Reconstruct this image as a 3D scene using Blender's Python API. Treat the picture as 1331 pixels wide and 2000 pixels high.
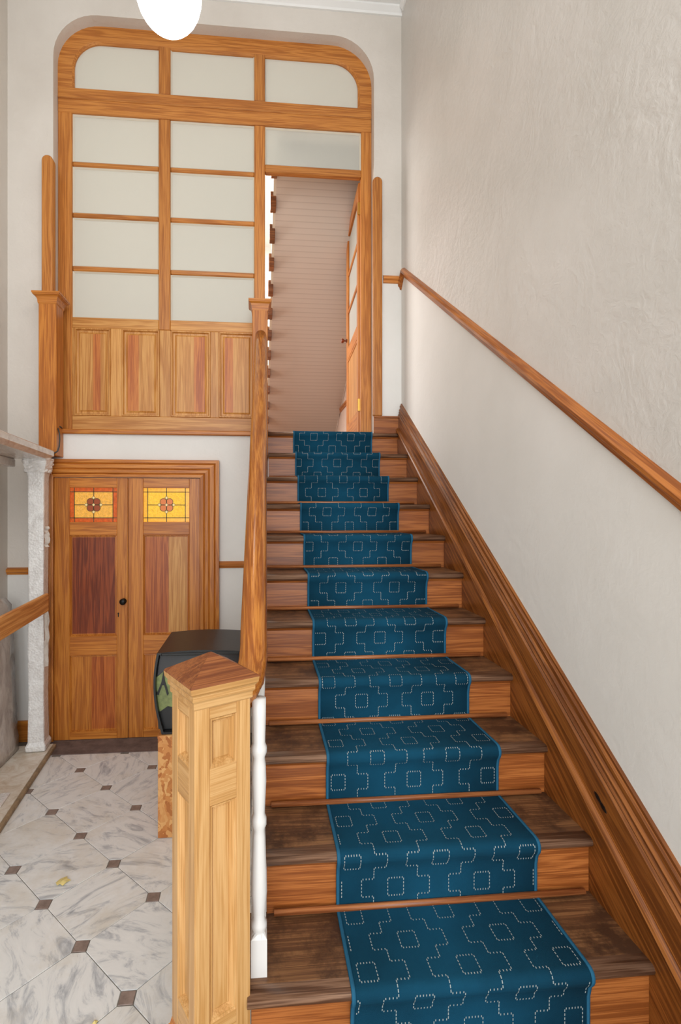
import bpy, bmesh, math, random
from mathutils import Vector, Matrix

for o in list(bpy.data.objects):
    bpy.data.objects.remove(o, do_unlink=True)
scene = bpy.context.scene
COL = scene.collection
random.seed(7)

# ------------------------------------------------------------------ camera
cam_d = bpy.data.cameras.new('camera')
cam_d.sensor_fit = 'VERTICAL'
cam_d.sensor_height = 36.0
cam_d.sensor_width = 24.0
cam_d.lens = 36.0 * 985.39 / 2000.0
cam_d.shift_x = (665.5 - 585.61) / 2000.0
cam_d.clip_start = 0.02
cam_o = bpy.data.objects.new('camera', cam_d)
COL.objects.link(cam_o)
cam_o.location = (0, 0, 1.6586)
cam_o.rotation_euler = (math.pi / 2, 0, -0.0881)
scene.camera = cam_o

# ------------------------------------------------------------------ light and exposure
world = bpy.data.worlds.new('daylight')
scene.world = world
world.use_nodes = True
world.node_tree.nodes['Background'].inputs[0].default_value = (0.93, 0.96, 1.0, 1)
world.node_tree.nodes['Background'].inputs[1].default_value = 0.7


def area(name, loc, rot, sx, sy, watts, col):
    d = bpy.data.lights.new(name, 'AREA')
    d.shape = 'RECTANGLE'
    d.size, d.size_y = sx, sy
    d.energy = watts
    d.color = col
    o = bpy.data.objects.new(name, d)
    COL.objects.link(o)
    o.location = loc
    o.rotation_euler = rot
    return o


# daylight entering by the open street entrance behind the camera
area('entrance_daylight', (-0.2, -2.2, 2.7), (math.radians(86), 0, 0), 2.7, 4.6, 112, (0.95, 0.98, 1.0))
# unseen area light added to brighten the inner hall beyond the glazed screen
area('inner_hall_added_light', (-0.7, 7.6, 6.5), (0, 0, 0), 1.6, 2.4, 110, (1.0, 0.96, 0.9))
# area light added at the inner hall's left wall to lift the soffit
area('soffit_added_light', (-1.74, 5.9, 3.9), (0, math.radians(-90), 0), 2.2, 2.2, 88, (1.0, 0.98, 0.96))
vs = scene.view_settings
vs.view_transform = 'Standard'
vs.look = 'None'
vs.exposure = 0.47
vs.gamma = 1.0
vs.use_curve_mapping = False


# ------------------------------------------------------------------ materials
def lin(c):
    out = []
    for v in c:
        v /= 255.0
        out.append(v / 12.92 if v <= 0.04045 else ((v + 0.055) / 1.055) ** 2.4)
    return (*out, 1.0)


def newmat(name):
    m = bpy.data.materials.new(name)
    m.use_nodes = True
    nt = m.node_tree
    return m, nt, nt.nodes['Principled BSDF']


def N(nt, t, **kw):
    n = nt.nodes.new(t)
    for k, v in kw.items():
        if k in n.inputs:
            n.inputs[k].default_value = v
        else:
            setattr(n, k, v)
    return n


def ramp(nt, stops):
    r = nt.nodes.new('ShaderNodeValToRGB')
    e = r.color_ramp.elements
    while len(e) > 1:
        e.remove(e[0])
    e[0].position, e[0].color = stops[0]
    for p, c in stops[1:]:
        x = e.new(p)
        x.color = c
    return r


def objcoord(nt, scale, spread=23.0):
    tc = N(nt, 'ShaderNodeTexCoord')
    oi = N(nt, 'ShaderNodeObjectInfo')
    mul = N(nt, 'ShaderNodeMath', operation='MULTIPLY')
    mul.inputs[1].default_value = spread
    nt.links.new(oi.outputs['Random'], mul.inputs[0])
    add = N(nt, 'ShaderNodeVectorMath', operation='ADD')
    nt.links.new(tc.outputs['Object'], add.inputs[0])
    nt.links.new(mul.outputs[0], add.inputs[1])
    mp = N(nt, 'ShaderNodeMapping')
    mp.inputs['Scale'].default_value = scale
    nt.links.new(add.outputs[0], mp.inputs['Vector'])
    return add, mp, oi


def wood(name, light, dark, axis='z', rough=0.36, var=0.16, figure=1.0, worn=None, bump=0.12):
    """Varnished softwood: broad figure, fine pores, a tone of its own for each piece."""
    m, nt, b = newmat(name)
    al, ac = 0.9 * figure, 18.0 * figure
    s = {'x': (al, ac, ac), 'y': (ac, al, ac), 'z': (ac, ac, al),
         's': (ac, al, ac)}[axis]
    add, mp, oi = objcoord(nt, s)
    if axis == 's':
        mp.inputs['Rotation'].default_value = (-math.radians(35), 0, 0)
        mp.vector_type = 'TEXTURE'
        mp.inputs['Scale'].default_value = (1 / ac, 1 / al, 1 / ac)
        mp.inputs['Rotation'].default_value = (math.radians(35), 0, 0)
    n1 = N(nt, 'ShaderNodeTexNoise', Scale=1.0, Detail=3.0, Roughness=0.55, Distortion=0.9)
    nt.links.new(mp.outputs[0], n1.inputs['Vector'])
    wv = N(nt, 'ShaderNodeMath', operation='MULTIPLY')
    wv.inputs[1].default_value = 26.0
    nt.links.new(n1.outputs[0], wv.inputs[0])
    sn = N(nt, 'ShaderNodeMath', operation='SINE')
    nt.links.new(wv.outputs[0], sn.inputs[0])
    mp2 = N(nt, 'ShaderNodeMapping')
    mp2.inputs['Scale'].default_value = tuple(v * 15 if v > 2 else v * 5 for v in s)
    if axis == 's':
        mp2.inputs['Scale'].default_value = (12, 5, 12)
        nt.links.new(mp.outputs[0], mp2.inputs['Vector'])
    else:
        nt.links.new(add.outputs[0], mp2.inputs['Vector'])
    n2 = N(nt, 'ShaderNodeTexNoise', Scale=1.0, Detail=4.0, Roughness=0.6)
    nt.links.new(mp2.outputs[0], n2.inputs['Vector'])
    comb = N(nt, 'ShaderNodeMath', operation='MULTIPLY_ADD')
    comb.inputs[1].default_value = 0.11
    nt.links.new(sn.outputs[0], comb.inputs[0])
    nt.links.new(n2.outputs[0], comb.inputs[2])
    mid = [(a + c) / 2 for a, c in zip(light, dark)]
    rp = ramp(nt, [(0.30, lin([c * 0.94 for c in dark])), (0.40, lin(dark)), (0.52, lin(mid)), (0.66, lin(light))])
    nt.links.new(comb.outputs[0], rp.inputs[0])
    hsv = N(nt, 'ShaderNodeHueSaturation')
    vm = N(nt, 'ShaderNodeMapRange')
    vm.inputs['To Min'].default_value = 1 - var
    vm.inputs['To Max'].default_value = 1 + var
    nt.links.new(oi.outputs['Random'], vm.inputs['Value'])
    nt.links.new(vm.outputs[0], hsv.inputs['Value'])
    nt.links.new(rp.outputs[0], hsv.inputs['Color'])
    last = hsv.outputs[0]
    if worn:
        tc = N(nt, 'ShaderNodeTexCoord')
        n3 = N(nt, 'ShaderNodeTexNoise', Scale=7.0, Detail=6.0, Roughness=0.7)
        nt.links.new(tc.outputs['Object'], n3.inputs['Vector'])
        r3 = ramp(nt, [(0.44, (0, 0, 0, 1)), (0.62, (1, 1, 1, 1))])
        nt.links.new(n3.outputs[0], r3.inputs[0])
        mx = N(nt, 'ShaderNodeMix', data_type='RGBA')
        nt.links.new(r3.outputs[0], mx.inputs[0])
        nt.links.new(last, mx.inputs[6])
        mx.inputs[7].default_value = lin(worn)
        last = mx.outputs[2]
    nt.links.new(last, b.inputs['Base Color'])
    b.inputs['Roughness'].default_value = rough
    b.inputs['Specular IOR Level'].default_value = 0.45
    bp = N(nt, 'ShaderNodeBump', Strength=bump, Distance=0.002)
    nt.links.new(comb.outputs[0], bp.inputs['Height'])
    nt.links.new(bp.outputs[0], b.inputs['Normal'])
    return m


def plain(name, col, rough=0.5, metal=0.0, noise=0.0, scale=8.0, bump=0.0, bscale=60.0, emit=None, spec=0.5, dark=None):
    m, nt, b = newmat(name)
    b.inputs['Base Color'].default_value = lin(col)
    b.inputs['Roughness'].default_value = rough
    b.inputs['Metallic'].default_value = metal
    b.inputs['Specular IOR Level'].default_value = spec
    tc = N(nt, 'ShaderNodeTexCoord')
    if noise or dark:
        n = N(nt, 'ShaderNodeTexNoise', Scale=scale, Detail=5.0, Roughness=0.6)
        nt.links.new(tc.outputs['Object'], n.inputs['Vector'])
        c2 = dark or [max(0, v * (1 - noise)) for v in col]
        r = ramp(nt, [(0.3, lin(c2)), (0.7, lin(col))])
        nt.links.new(n.outputs[0], r.inputs[0])
        nt.links.new(r.outputs[0], b.inputs['Base Color'])
    if bump:
        n = N(nt, 'ShaderNodeTexNoise', Scale=bscale, Detail=4.0, Roughness=0.6)
        nt.links.new(tc.outputs['Object'], n.inputs['Vector'])
        bp = N(nt, 'ShaderNodeBump', Strength=bump, Distance=0.01)
        nt.links.new(n.outputs[0], bp.inputs['Height'])
        nt.links.new(bp.outputs[0], b.inputs['Normal'])
    if emit:
        b.inputs['Emission Color'].default_value = lin(emit[0])
        b.inputs['Emission Strength'].default_value = emit[1]
    return m


def plaster(name, c1, c2, bump=0.25, rough=0.55):
    """Painted plaster with trowel marks and faint blotches."""
    m, nt, b = newmat(name)
    tc = N(nt, 'ShaderNodeTexCoord')
    n = N(nt, 'ShaderNodeTexNoise', Scale=1.3, Detail=5.0, Roughness=0.55)
    nt.links.new(tc.outputs['Object'], n.inputs['Vector'])
    r = ramp(nt, [(0.33, lin(c1)), (0.67, lin(c2))])
    nt.links.new(n.outputs[0], r.inputs[0])
    nt.links.new(r.outputs[0], b.inputs['Base Color'])
    b.inputs['Roughness'].default_value = rough
    b.inputs['Specular IOR Level'].default_value = 0.4
    n2 = N(nt, 'ShaderNodeTexNoise', Scale=26.0, Detail=6.0, Roughness=0.62, Distortion=0.7)
    nt.links.new(tc.outputs['Object'], n2.inputs['Vector'])
    n3 = N(nt, 'ShaderNodeTexNoise', Scale=5.0, Detail=3.0, Roughness=0.6, Distortion=1.5)
    nt.links.new(tc.outputs['Object'], n3.inputs['Vector'])
    ad = N(nt, 'ShaderNodeMath', operation='MULTIPLY_ADD')
    ad.inputs[1].default_value = 1.6
    nt.links.new(n3.outputs[0], ad.inputs[0])
    nt.links.new(n2.outputs[0], ad.inputs[2])
    bp = N(nt, 'ShaderNodeBump', Strength=bump, Distance=0.012)
    nt.links.new(ad.outputs[0], bp.inputs['Height'])
    nt.links.new(bp.outputs[0], b.inputs['Normal'])
    return m


def marble(name):
    m, nt, b = newmat(name)
    add, mp, oi = objcoord(nt, (1, 1, 1), 31.0)
    rot = N(nt, 'ShaderNodeVectorRotate', rotation_type='Z_AXIS')
    ma = N(nt, 'ShaderNodeMath', operation='MULTIPLY')
    ma.inputs[1].default_value = 19.0
    nt.links.new(oi.outputs['Random'], ma.inputs[0])
    nt.links.new(ma.outputs[0], rot.inputs['Angle'])
    nt.links.new(add.outputs[0], rot.inputs['Vector'])
    st = N(nt, 'ShaderNodeMapping')
    st.inputs['Scale'].default_value = (3.4, 9.5, 6.0)
    nt.links.new(rot.outputs[0], st.inputs['Vector'])
    n1 = N(nt, 'ShaderNodeTexNoise', Scale=1.5, Detail=8.0, Roughness=0.68, Distortion=1.4)
    nt.links.new(st.outputs[0], n1.inputs['Vector'])
    r = ramp(nt, [(0.28, lin((150, 154, 160))), (0.40, lin((200, 202, 204))), (0.49, lin((232, 232, 230))), (0.8, lin((244, 243, 240)))])
    nt.links.new(n1.outputs[0], r.inputs[0])
    n2 = N(nt, 'ShaderNodeTexNoise', Scale=3.0, Detail=6.0, Roughness=0.7)
    nt.links.new(rot.outputs[0], n2.inputs['Vector'])
    r2 = ramp(nt, [(0.48, (0, 0, 0, 1)), (0.75, (0.6, 0.6, 0.6, 1))])
    nt.links.new(n2.outputs[0], r2.inputs[0])
    mx = N(nt, 'ShaderNodeMix', data_type='RGBA')
    nt.links.new(r2.outputs[0], mx.inputs[0])
    nt.links.new(r.outputs[0], mx.inputs[6])
    mx.inputs[7].default_value = lin((206, 192, 168))
    nt.links.new(mx.outputs[2], b.inputs['Base Color'])
    b.inputs['Roughness'].default_value = 0.34
    return m


def film(name, c1, c2, bscale=40.0, strength=0.5, rough=0.22, stretch=(1, 1, 1)):
    """Stone seen under layers of wrinkled packing film."""
    m, nt, b = newmat(name)
    tc = N(nt, 'ShaderNodeTexCoord')
    mp = N(nt, 'ShaderNodeMapping')
    mp.inputs['Scale'].default_value = stretch
    nt.links.new(tc.outputs['Object'], mp.inputs['Vector'])
    n = N(nt, 'ShaderNodeTexNoise', Scale=9.0, Detail=7.0, Roughness=0.7, Distortion=1.2)
    nt.links.new(mp.outputs[0], n.inputs['Vector'])
    r = ramp(nt, [(0.3, lin(c2)), (0.6, lin(c1))])
    nt.links.new(n.outputs[0], r.inputs[0])
    nt.links.new(r.outputs[0], b.inputs['Base Color'])
    b.inputs['Roughness'].default_value = rough
    v = N(nt, 'ShaderNodeTexVoronoi', Scale=bscale)
    nt.links.new(mp.outputs[0], v.inputs['Vector'])
    n2 = N(nt, 'ShaderNodeTexNoise', Scale=bscale * 0.5, Detail=5.0, Distortion=2.0)
    nt.links.new(mp.outputs[0], n2.inputs['Vector'])
    ad = N(nt, 'ShaderNodeMath', operation='ADD')
    nt.links.new(v.outputs['Distance'], ad.inputs[0])
    nt.links.new(n2.outputs[0], ad.inputs[1])
    bp = N(nt, 'ShaderNodeBump', Strength=strength, Distance=0.008)
    nt.links.new(ad.outputs[0], bp.inputs['Height'])
    nt.links.new(bp.outputs[0], b.inputs['Normal'])
    b.inputs['Coat Weight'].default_value = 0.6
    b.inputs['Coat Roughness'].default_value = 0.15
    return m


M = {}
FR_L, FR_D = (200, 132, 62), (168, 100, 40)
for ax in 'xyz':
    M['frame_' + ax] = wood('screen_pine_' + ax, FR_L, FR_D, ax, var=0.08)
    M['pine_' + ax] = wood('waxed_pine_' + ax, (210, 165, 108), (190, 140, 80), ax, var=0.06)
    M['panel_' + ax] = wood('panel_pine_' + ax, (214, 158, 88), (186, 122, 54), ax, var=0.06)
    M['door_' + ax] = wood('door_pine_' + ax, (206, 132, 54), (172, 98, 34), ax, var=0.06)
M['red_z'] = wood('red_heartwood', (192, 108, 46), (154, 74, 26), 'z', var=0.04)
M['panel_red'] = wood('panel_heartwood', (206, 128, 58), (172, 90, 36), 'z', var=0.04)
M['dark_red'] = wood('dark_red_stain', (148, 70, 32), (106, 42, 16), 'z', var=0.03)
M['tread'] = wood('worn_dark_tread', (142, 100, 64), (100, 66, 42), 'x', rough=0.45, var=0.05, worn=(70, 45, 29))
M['nosing'] = wood('scuffed_nosing', (150, 116, 92), (96, 66, 48), 'x', rough=0.35, var=0.08)
M['riser'] = wood('varnished_riser', (178, 108, 54), (136, 74, 32), 'x', rough=0.33, var=0.12)
M['rod'] = wood('stair_rod_wood', (186, 118, 70), (138, 78, 42), 'x', rough=0.3, var=0.1)
M['string'] = wood('varnished_string', (150, 90, 38), (108, 58, 20), 's', rough=0.32, var=0.05)
M['rail'] = wood('polished_handrail', (196, 126, 54), (152, 84, 30), 's', rough=0.2, var=0.02)
M['dado'] = wood('dado_wood', (186, 114, 52), (146, 80, 32), 's', rough=0.3, var=0.05)
M['cap'] = wood('cap_top_wood', (158, 96, 52), (118, 62, 30), 'x', rough=0.42, var=0.03)
M['bar_y'] = wood('plank_pine', (238, 174, 104), (208, 134, 68), 'y', rough=0.5, var=0.03)
M['white_paint'] = plain('white_gloss_paint', (228, 226, 222), 0.32)
M['wall_up'] = plaster('upper_wall_plaster', (200, 196, 189), (214, 209, 203), bump=0.24, rough=0.34)
M['wall_lo'] = plaster('lower_wall_paint', (222, 219, 213), (232, 229, 224), bump=0.1, rough=0.6)
M['wall_bk'] = plaster('back_wall_plaster', (208, 200, 190), (220, 213, 204), bump=0.22, rough=0.55)
M['reveal'] = plaster('reveal_plaster', (178, 166, 156), (186, 174, 164), bump=0.1)
M['ceil'] = plaster('ceiling_white', (232, 231, 228), (238, 237, 234), bump=0.03)
M['marble'] = marble('veined_white_marble')
M['inset'] = plain('brown_marble_inset', (160, 140, 130), 0.4, noise=0.35, scale=30, dark=(122, 106, 98))
M['grout'] = plain('grey_grout', (132, 126, 116), 0.9, noise=0.2, scale=20)
M['threshold'] = plain('purple_grey_stone', (128, 110, 104), 0.7, noise=0.3, scale=14, bump=0.2)
M['carpet'] = plain('blue_carpet_pile', (24, 83, 111), 0.95, noise=0.18, scale=4, bump=0.5, bscale=900, spec=0.1)
M['binding'] = plain('carpet_binding', (42, 98, 128), 0.9, bump=0.3, bscale=500, spec=0.1)
M['stitch'] = plain('pale_carpet_yarn', (150, 162, 162), 0.9, spec=0.1)
M['black'] = plain('black_plastic', (20, 20, 21), 0.38, bump=0.05, bscale=40)
M['black_gloss'] = plain('dark_glossy_panel', (52, 52, 54), 0.18)
M['leafprint'] = plain('pale_green_print', (148, 160, 96), 0.4, noise=0.35, scale=25)
M['brass'] = plain('aged_brass', (196, 150, 72), 0.35, metal=1.0)
M['iron'] = plain('black_iron', (26, 24, 22), 0.4, metal=0.5)
M['cable'] = plain('dark_cable', (58, 58, 56), 0.5)
M['leaf'] = plain('dry_yellow_leaf', (238, 216, 140), 0.7, noise=0.12, scale=60)
M['film_white'] = film('bubble_wrapped_marble', (244, 243, 240), (216, 212, 208), 70, 0.45)
M['film_shelf'] = film('film_on_marble_shelf', (222, 214, 204), (188, 172, 160), 12, 0.15, stretch=(3, 1, 1))
M['film_grey'] = film('film_on_grey_panel', (206, 194, 184), (166, 152, 144), 14, 0.5, stretch=(1, 1, 0.5))
M['slab'] = film('rough_marble_slab', (238, 231, 218), (204, 182, 154), 10, 0.2, rough=0.5)
M['slab_edge'] = plain('tan_slab_edge', (176, 150, 116), 0.7, noise=0.3, scale=20)
M['gold'] = plain('amber_glass', (240, 186, 40), 0.25, noise=0.25, scale=50, bump=0.4, bscale=120, emit=((236, 176, 30), 0.4))  # stained glass from here on glows: backlight put into the emission
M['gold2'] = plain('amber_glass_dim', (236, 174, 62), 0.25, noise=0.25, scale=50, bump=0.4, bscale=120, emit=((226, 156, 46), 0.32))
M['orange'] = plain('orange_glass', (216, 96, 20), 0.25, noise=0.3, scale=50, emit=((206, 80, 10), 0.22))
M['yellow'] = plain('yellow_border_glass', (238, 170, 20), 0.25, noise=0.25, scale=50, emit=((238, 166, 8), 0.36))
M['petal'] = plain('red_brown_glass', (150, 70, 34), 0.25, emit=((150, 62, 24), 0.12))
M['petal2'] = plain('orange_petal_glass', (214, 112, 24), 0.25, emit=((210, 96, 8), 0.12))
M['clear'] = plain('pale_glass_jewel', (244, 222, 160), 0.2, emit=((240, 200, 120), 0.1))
M['lead'] = plain('lead_came', (84, 72, 40), 0.5, metal=0.3)
M['putty'] = plain('pale_putty', (214, 204, 186), 0.7)
M['tan_wall'] = plain('tan_plaster', (200, 176, 160), 0.8)
M['landing'] = wood('landing_boards', (150, 100, 62), (108, 66, 38), 'y')
M['tread_end'] = wood('stair_tread_end', (150, 96, 56), (104, 60, 32), 'x')


def glass_mat():
    m, nt, b = newmat('frosted_glass')
    out = nt.nodes['Material Output']
    tc = N(nt, 'ShaderNodeTexCoord')
    n = N(nt, 'ShaderNodeTexNoise', Scale=420.0, Detail=2.0)
    nt.links.new(tc.outputs['Object'], n.inputs['Vector'])
    bp = N(nt, 'ShaderNodeBump', Strength=0.25, Distance=0.001)
    nt.links.new(n.outputs[0], bp.inputs['Height'])
    b.inputs['Base Color'].default_value = lin((204, 204, 196))
    b.inputs['Roughness'].default_value = 0.5
    nt.links.new(bp.outputs[0], b.inputs['Normal'])
    tr = N(nt, 'ShaderNodeBsdfTranslucent')
    tr.inputs['Color'].default_value = lin((232, 230, 222))
    mx = N(nt, 'ShaderNodeMixShader')
    mx.inputs[0].default_value = 0.34
    nt.links.new(b.outputs[0], mx.inputs[1])
    nt.links.new(tr.outputs[0], mx.inputs[2])
    nt.links.new(mx.outputs[0], out.inputs['Surface'])
    return m


M['glass'] = glass_mat()


def soffit_mat():
    m, nt, b = newmat('boarded_soffit')
    tc = N(nt, 'ShaderNodeTexCoord')
    sp = N(nt, 'ShaderNodeSeparateXYZ')
    nt.links.new(tc.outputs['Object'], sp.inputs[0])
    mu = N(nt, 'ShaderNodeMath', operation='MULTIPLY')
    mu.inputs[1].default_value = 21.0
    nt.links.new(sp.outputs['Y'], mu.inputs[0])
    fr = N(nt, 'ShaderNodeMath', operation='FRACT')
    nt.links.new(mu.outputs[0], fr.inputs[0])
    r = ramp(nt, [(0.0, lin((186, 172, 160))), (0.12, lin((204, 192, 180))), (0.9, lin((206, 194, 182))), (1.0, lin((188, 174, 162)))])
    nt.links.new(fr.outputs[0], r.inputs[0])
    nt.links.new(r.outputs[0], b.inputs['Base Color'])
    b.inputs['Roughness'].default_value = 0.55
    return m


M['soffit'] = soffit_mat()


def osb_mat():
    m, nt, b = newmat('osb_flakes')
    tc = N(nt, 'ShaderNodeTexCoord')
    v = N(nt, 'ShaderNodeTexVoronoi', Scale=48.0)
    mp = N(nt, 'ShaderNodeMapping')
    mp.inputs['Scale'].default_value = (1, 1, 0.55)
    mp.inputs['Rotation'].default_value = (0.2, 0.5, 0)
    n = N(nt, 'ShaderNodeTexNoise', Scale=14.0, Detail=3.0)
    nt.links.new(tc.outputs['Object'], n.inputs['Vector'])
    ad = N(nt, 'ShaderNodeVectorMath', operation='MULTIPLY_ADD')
    ad.inputs[1].default_value = (0.12, 0.12, 0.12)
    nt.links.new(n.outputs['Color'], ad.inputs[0])
    nt.links.new(tc.outputs['Object'], ad.inputs[2])
    nt.links.new(ad.outputs[0], mp.inputs['Vector'])
    nt.links.new(mp.outputs[0], v.inputs['Vector'])
    r = ramp(nt, [(0.05, lin((176, 104, 48))), (0.35, lin((204, 134, 70))), (0.95, lin((226, 172, 108)))])
    sp = N(nt, 'ShaderNodeSeparateColor')
    nt.links.new(v.outputs['Color'], sp.inputs[0])
    nt.links.new(sp.outputs[0], r.inputs[0])
    nt.links.new(r.outputs[0], b.inputs['Base Color'])
    b.inputs['Roughness'].default_value = 0.6
    return m


M['osb'] = osb_mat()


# ------------------------------------------------------------------ mesh helpers
I4 = Matrix.Identity(4)


def place(o, parent):
    COL.objects.link(o)
    if parent is not None:
        o.parent = parent
        base = parent
        mat = Matrix.Identity(4)
        chain = []
        while base is not None:
            chain.append(base)
            base = base.parent
        for p in reversed(chain):
            mat = mat @ p.matrix_parent_inverse @ p.matrix_basis
        o.matrix_parent_inverse = mat.inverted()
    return o


def mesh(name, verts, faces, mat, parent=None, smooth=False, X=I4, mats=None, fm=None):
    me = bpy.data.meshes.new(name)
    me.from_pydata([tuple(v) for v in verts], [], faces)
    for m in (mats or [mat]):
        me.materials.append(M[m] if isinstance(m, str) else m)
    if fm:
        for p, i in zip(me.polygons, fm):
            p.material_index = i
    if smooth:
        for p in me.polygons:
            p.use_smooth = True
    me.update()
    bm = bmesh.new()
    bm.from_mesh(me)
    bmesh.ops.recalc_face_normals(bm, faces=bm.faces)
    bm.to_mesh(me)
    bm.free()
    o = bpy.data.objects.new(name, me)
    o.matrix_basis = X
    return place(o, parent)


def root(name, loc, label, cat, group=None):
    e = bpy.data.objects.new(name, None)
    e.empty_display_size = 0.1
    COL.objects.link(e)
    e.location = loc
    tag(e, label, cat, group)
    return e


def tag(o, label, cat=None, group=None, kind=None):
    if label:
        o['label'] = label
    if cat:
        o['category'] = cat
    if group:
        o['group'] = group
    if kind:
        o['kind'] = kind
    return o


def struct(o, label, cat):
    return tag(o, label, cat, None, 'structure')


def box(name, x0, x1, y0, y1, z0, z1, mat, parent=None, bev=0.002, X=I4, seg=1):
    bm = bmesh.new()
    v = [bm.verts.new(p) for p in [(x0, y0, z0), (x1, y0, z0), (x1, y1, z0), (x0, y1, z0),
                                   (x0, y0, z1), (x1, y0, z1), (x1, y1, z1), (x0, y1, z1)]]
    for f in [(0, 3, 2, 1), (4, 5, 6, 7), (0, 1, 5, 4), (1, 2, 6, 5), (2, 3, 7, 6), (3, 0, 4, 7)]:
        bm.faces.new([v[i] for i in f])
    if bev > 0:
        bmesh.ops.bevel(bm, geom=bm.edges[:], offset=bev, segments=seg, affect='EDGES', profile=0.5)
    bmesh.ops.recalc_face_normals(bm, faces=bm.faces)
    me = bpy.data.meshes.new(name)
    bm.to_mesh(me)
    bm.free()
    me.materials.append(M[mat] if isinstance(mat, str) else mat)
    o = bpy.data.objects.new(name, me)
    o.matrix_basis = X
    return place(o, parent)


def prism(name, pts, axis, a0, a1, mat, parent=None, X=I4, smooth=False):
    """Polygon pts extruded along an axis: x -> pts are (y,z); y -> (x,z); z -> (x,y)."""
    def mk(p, a):
        return {'x': (a, p[0], p[1]), 'y': (p[0], a, p[1]), 'z': (p[0], p[1], a)}[axis]
    n = len(pts)
    V = [mk(p, a0) for p in pts] + [mk(p, a1) for p in pts]
    F = [tuple(range(n)), tuple(range(2 * n - 1, n - 1, -1))]
    F += [(i, (i + 1) % n, n + (i + 1) % n, n + i) for i in range(n)]
    o = mesh(name, V, F, mat, parent, X=X)
    if smooth:
        for p in o.data.polygons:
            p.use_smooth = len(p.vertices) == 4
    return o


def loft(name, cx, cy, hx, hy, rings, mat, parent=None, X=I4, mats=None, fm=None):
    """Stack of rectangles: rings of (offset, z); a square-sectioned moulded block."""
    V, F = [], []
    for off, z in rings:
        a, b = max(hx + off, 1e-4), max(hy + off, 1e-4)
        V += [(cx - a, cy - b, z), (cx + a, cy - b, z), (cx + a, cy + b, z), (cx - a, cy + b, z)]
    for i in range(len(rings) - 1):
        for j in range(4):
            F.append((4 * i + j, 4 * i + (j + 1) % 4, 4 * i + 4 + (j + 1) % 4, 4 * i + 4 + j))
    F.append((3, 2, 1, 0))
    k = 4 * (len(rings) - 1)
    F.append((k, k + 1, k + 2, k + 3))
    return mesh(name, V, F, mat, parent, X=X, mats=mats, fm=fm)


def lathe(name, prof, mat, parent=None, loc=(0, 0, 0), seg=16, X=I4):
    V, F = [], []
    for r, z in prof:
        for s in range(seg):
            a = 2 * math.pi * s / seg
            V.append((loc[0] + r * math.cos(a), loc[1] + r * math.sin(a), loc[2] + z))
    for i in range(len(prof) - 1):
        for s in range(seg):
            F.append((i * seg + s, i * seg + (s + 1) % seg, (i + 1) * seg + (s + 1) % seg, (i + 1) * seg + s))
    F.append(tuple(range(seg - 1, -1, -1)))
    F.append(tuple(range((len(prof) - 1) * seg, len(prof) * seg)))
    return mesh(name, V, F, mat, parent, smooth=True, X=X)


def tube(name, path, rad, mat, parent=None, seg=8):
    return sweep(name, path, [(rad * math.cos(2 * math.pi * i / seg), rad * math.sin(2 * math.pi * i / seg)) for i in range(seg)], mat, parent)


def sweep(name, path, prof, mat, parent=None, smooth=True, up=Vector((0, 0, 1)), scales=None):
    path = [Vector(p) for p in path]
    V, F = [], []
    n = len(prof)
    for i, p in enumerate(path):
        t = (path[min(i + 1, len(path) - 1)] - path[max(i - 1, 0)]).normalized()
        side = t.cross(up)
        if side.length < 1e-4:
            side = t.cross(Vector((1, 0, 0)))
        side.normalize()
        u = side.cross(t).normalized()
        k = scales[i] if scales else 1.0
        for a, b in prof:
            V.append(p + side * a * k + u * b * k)
    for i in range(len(path) - 1):
        for j in range(n):
            F.append((i * n + j, i * n + (j + 1) % n, (i + 1) * n + (j + 1) % n, (i + 1) * n + j))
    F.append(tuple(range(n - 1, -1, -1)))
    F.append(tuple(range((len(path) - 1) * n, len(path) * n)))
    return mesh(name, V, F, mat, parent, smooth=smooth)


def panel(name, x0, x1, z0, z1, y, rings, boards, parent=None, X=I4, frame_mat=None):
    """Panel facing -y: rings of (inset, out) give the moulding, the field is made of boards (fraction, material)."""
    V, F, fm = [], [], []
    mats = [frame_mat or boards[0][1]] + [b[1] for b in boards]
    for off, w in rings:
        V += [(x0 + off, y - w, z0 + off), (x1 - off, y - w, z0 + off), (x1 - off, y - w, z1 - off), (x0 + off, y - w, z1 - off)]
    for i in range(len(rings) - 1):
        for j in range(4):
            F.append((4 * i + j, 4 * i + (j + 1) % 4, 4 * i + 4 + (j + 1) % 4, 4 * i + 4 + j))
            fm.append(0)
    off, w = rings[-1]
    a, b = x0 + off, x1 - off
    cur = a
    for i, (fr, m_) in enumerate(boards):
        nx = a + (b - a) * sum(q[0] for q in boards[:i + 1])
        k = len(V)
        V += [(cur, y - w, z0 + off), (nx, y - w, z0 + off), (nx, y - w, z1 - off), (cur, y - w, z1 - off)]
        F.append((k, k + 1, k + 2, k + 3))
        fm.append(i + 1)
        cur = nx
    # back
    k = len(V)
    V += [(x0, y + 0.02, z0), (x1, y + 0.02, z0), (x1, y + 0.02, z1), (x0, y + 0.02, z1)]
    F.append((k + 3, k + 2, k + 1, k))
    fm.append(0)
    for j in range(4):
        F.append((j, k + j, k + (j + 1) % 4, (j + 1) % 4))
        fm.append(0)
    return mesh(name, V, F, None, parent, X=X, mats=mats, fm=fm)


def arc(cx, cy, r, a0, a1, n=10):
    return [(cx + r * math.cos(math.radians(a0 + (a1 - a0) * i / n)), cy + r * math.sin(math.radians(a0 + (a1 - a0) * i / n))) for i in range(n + 1)]


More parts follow.
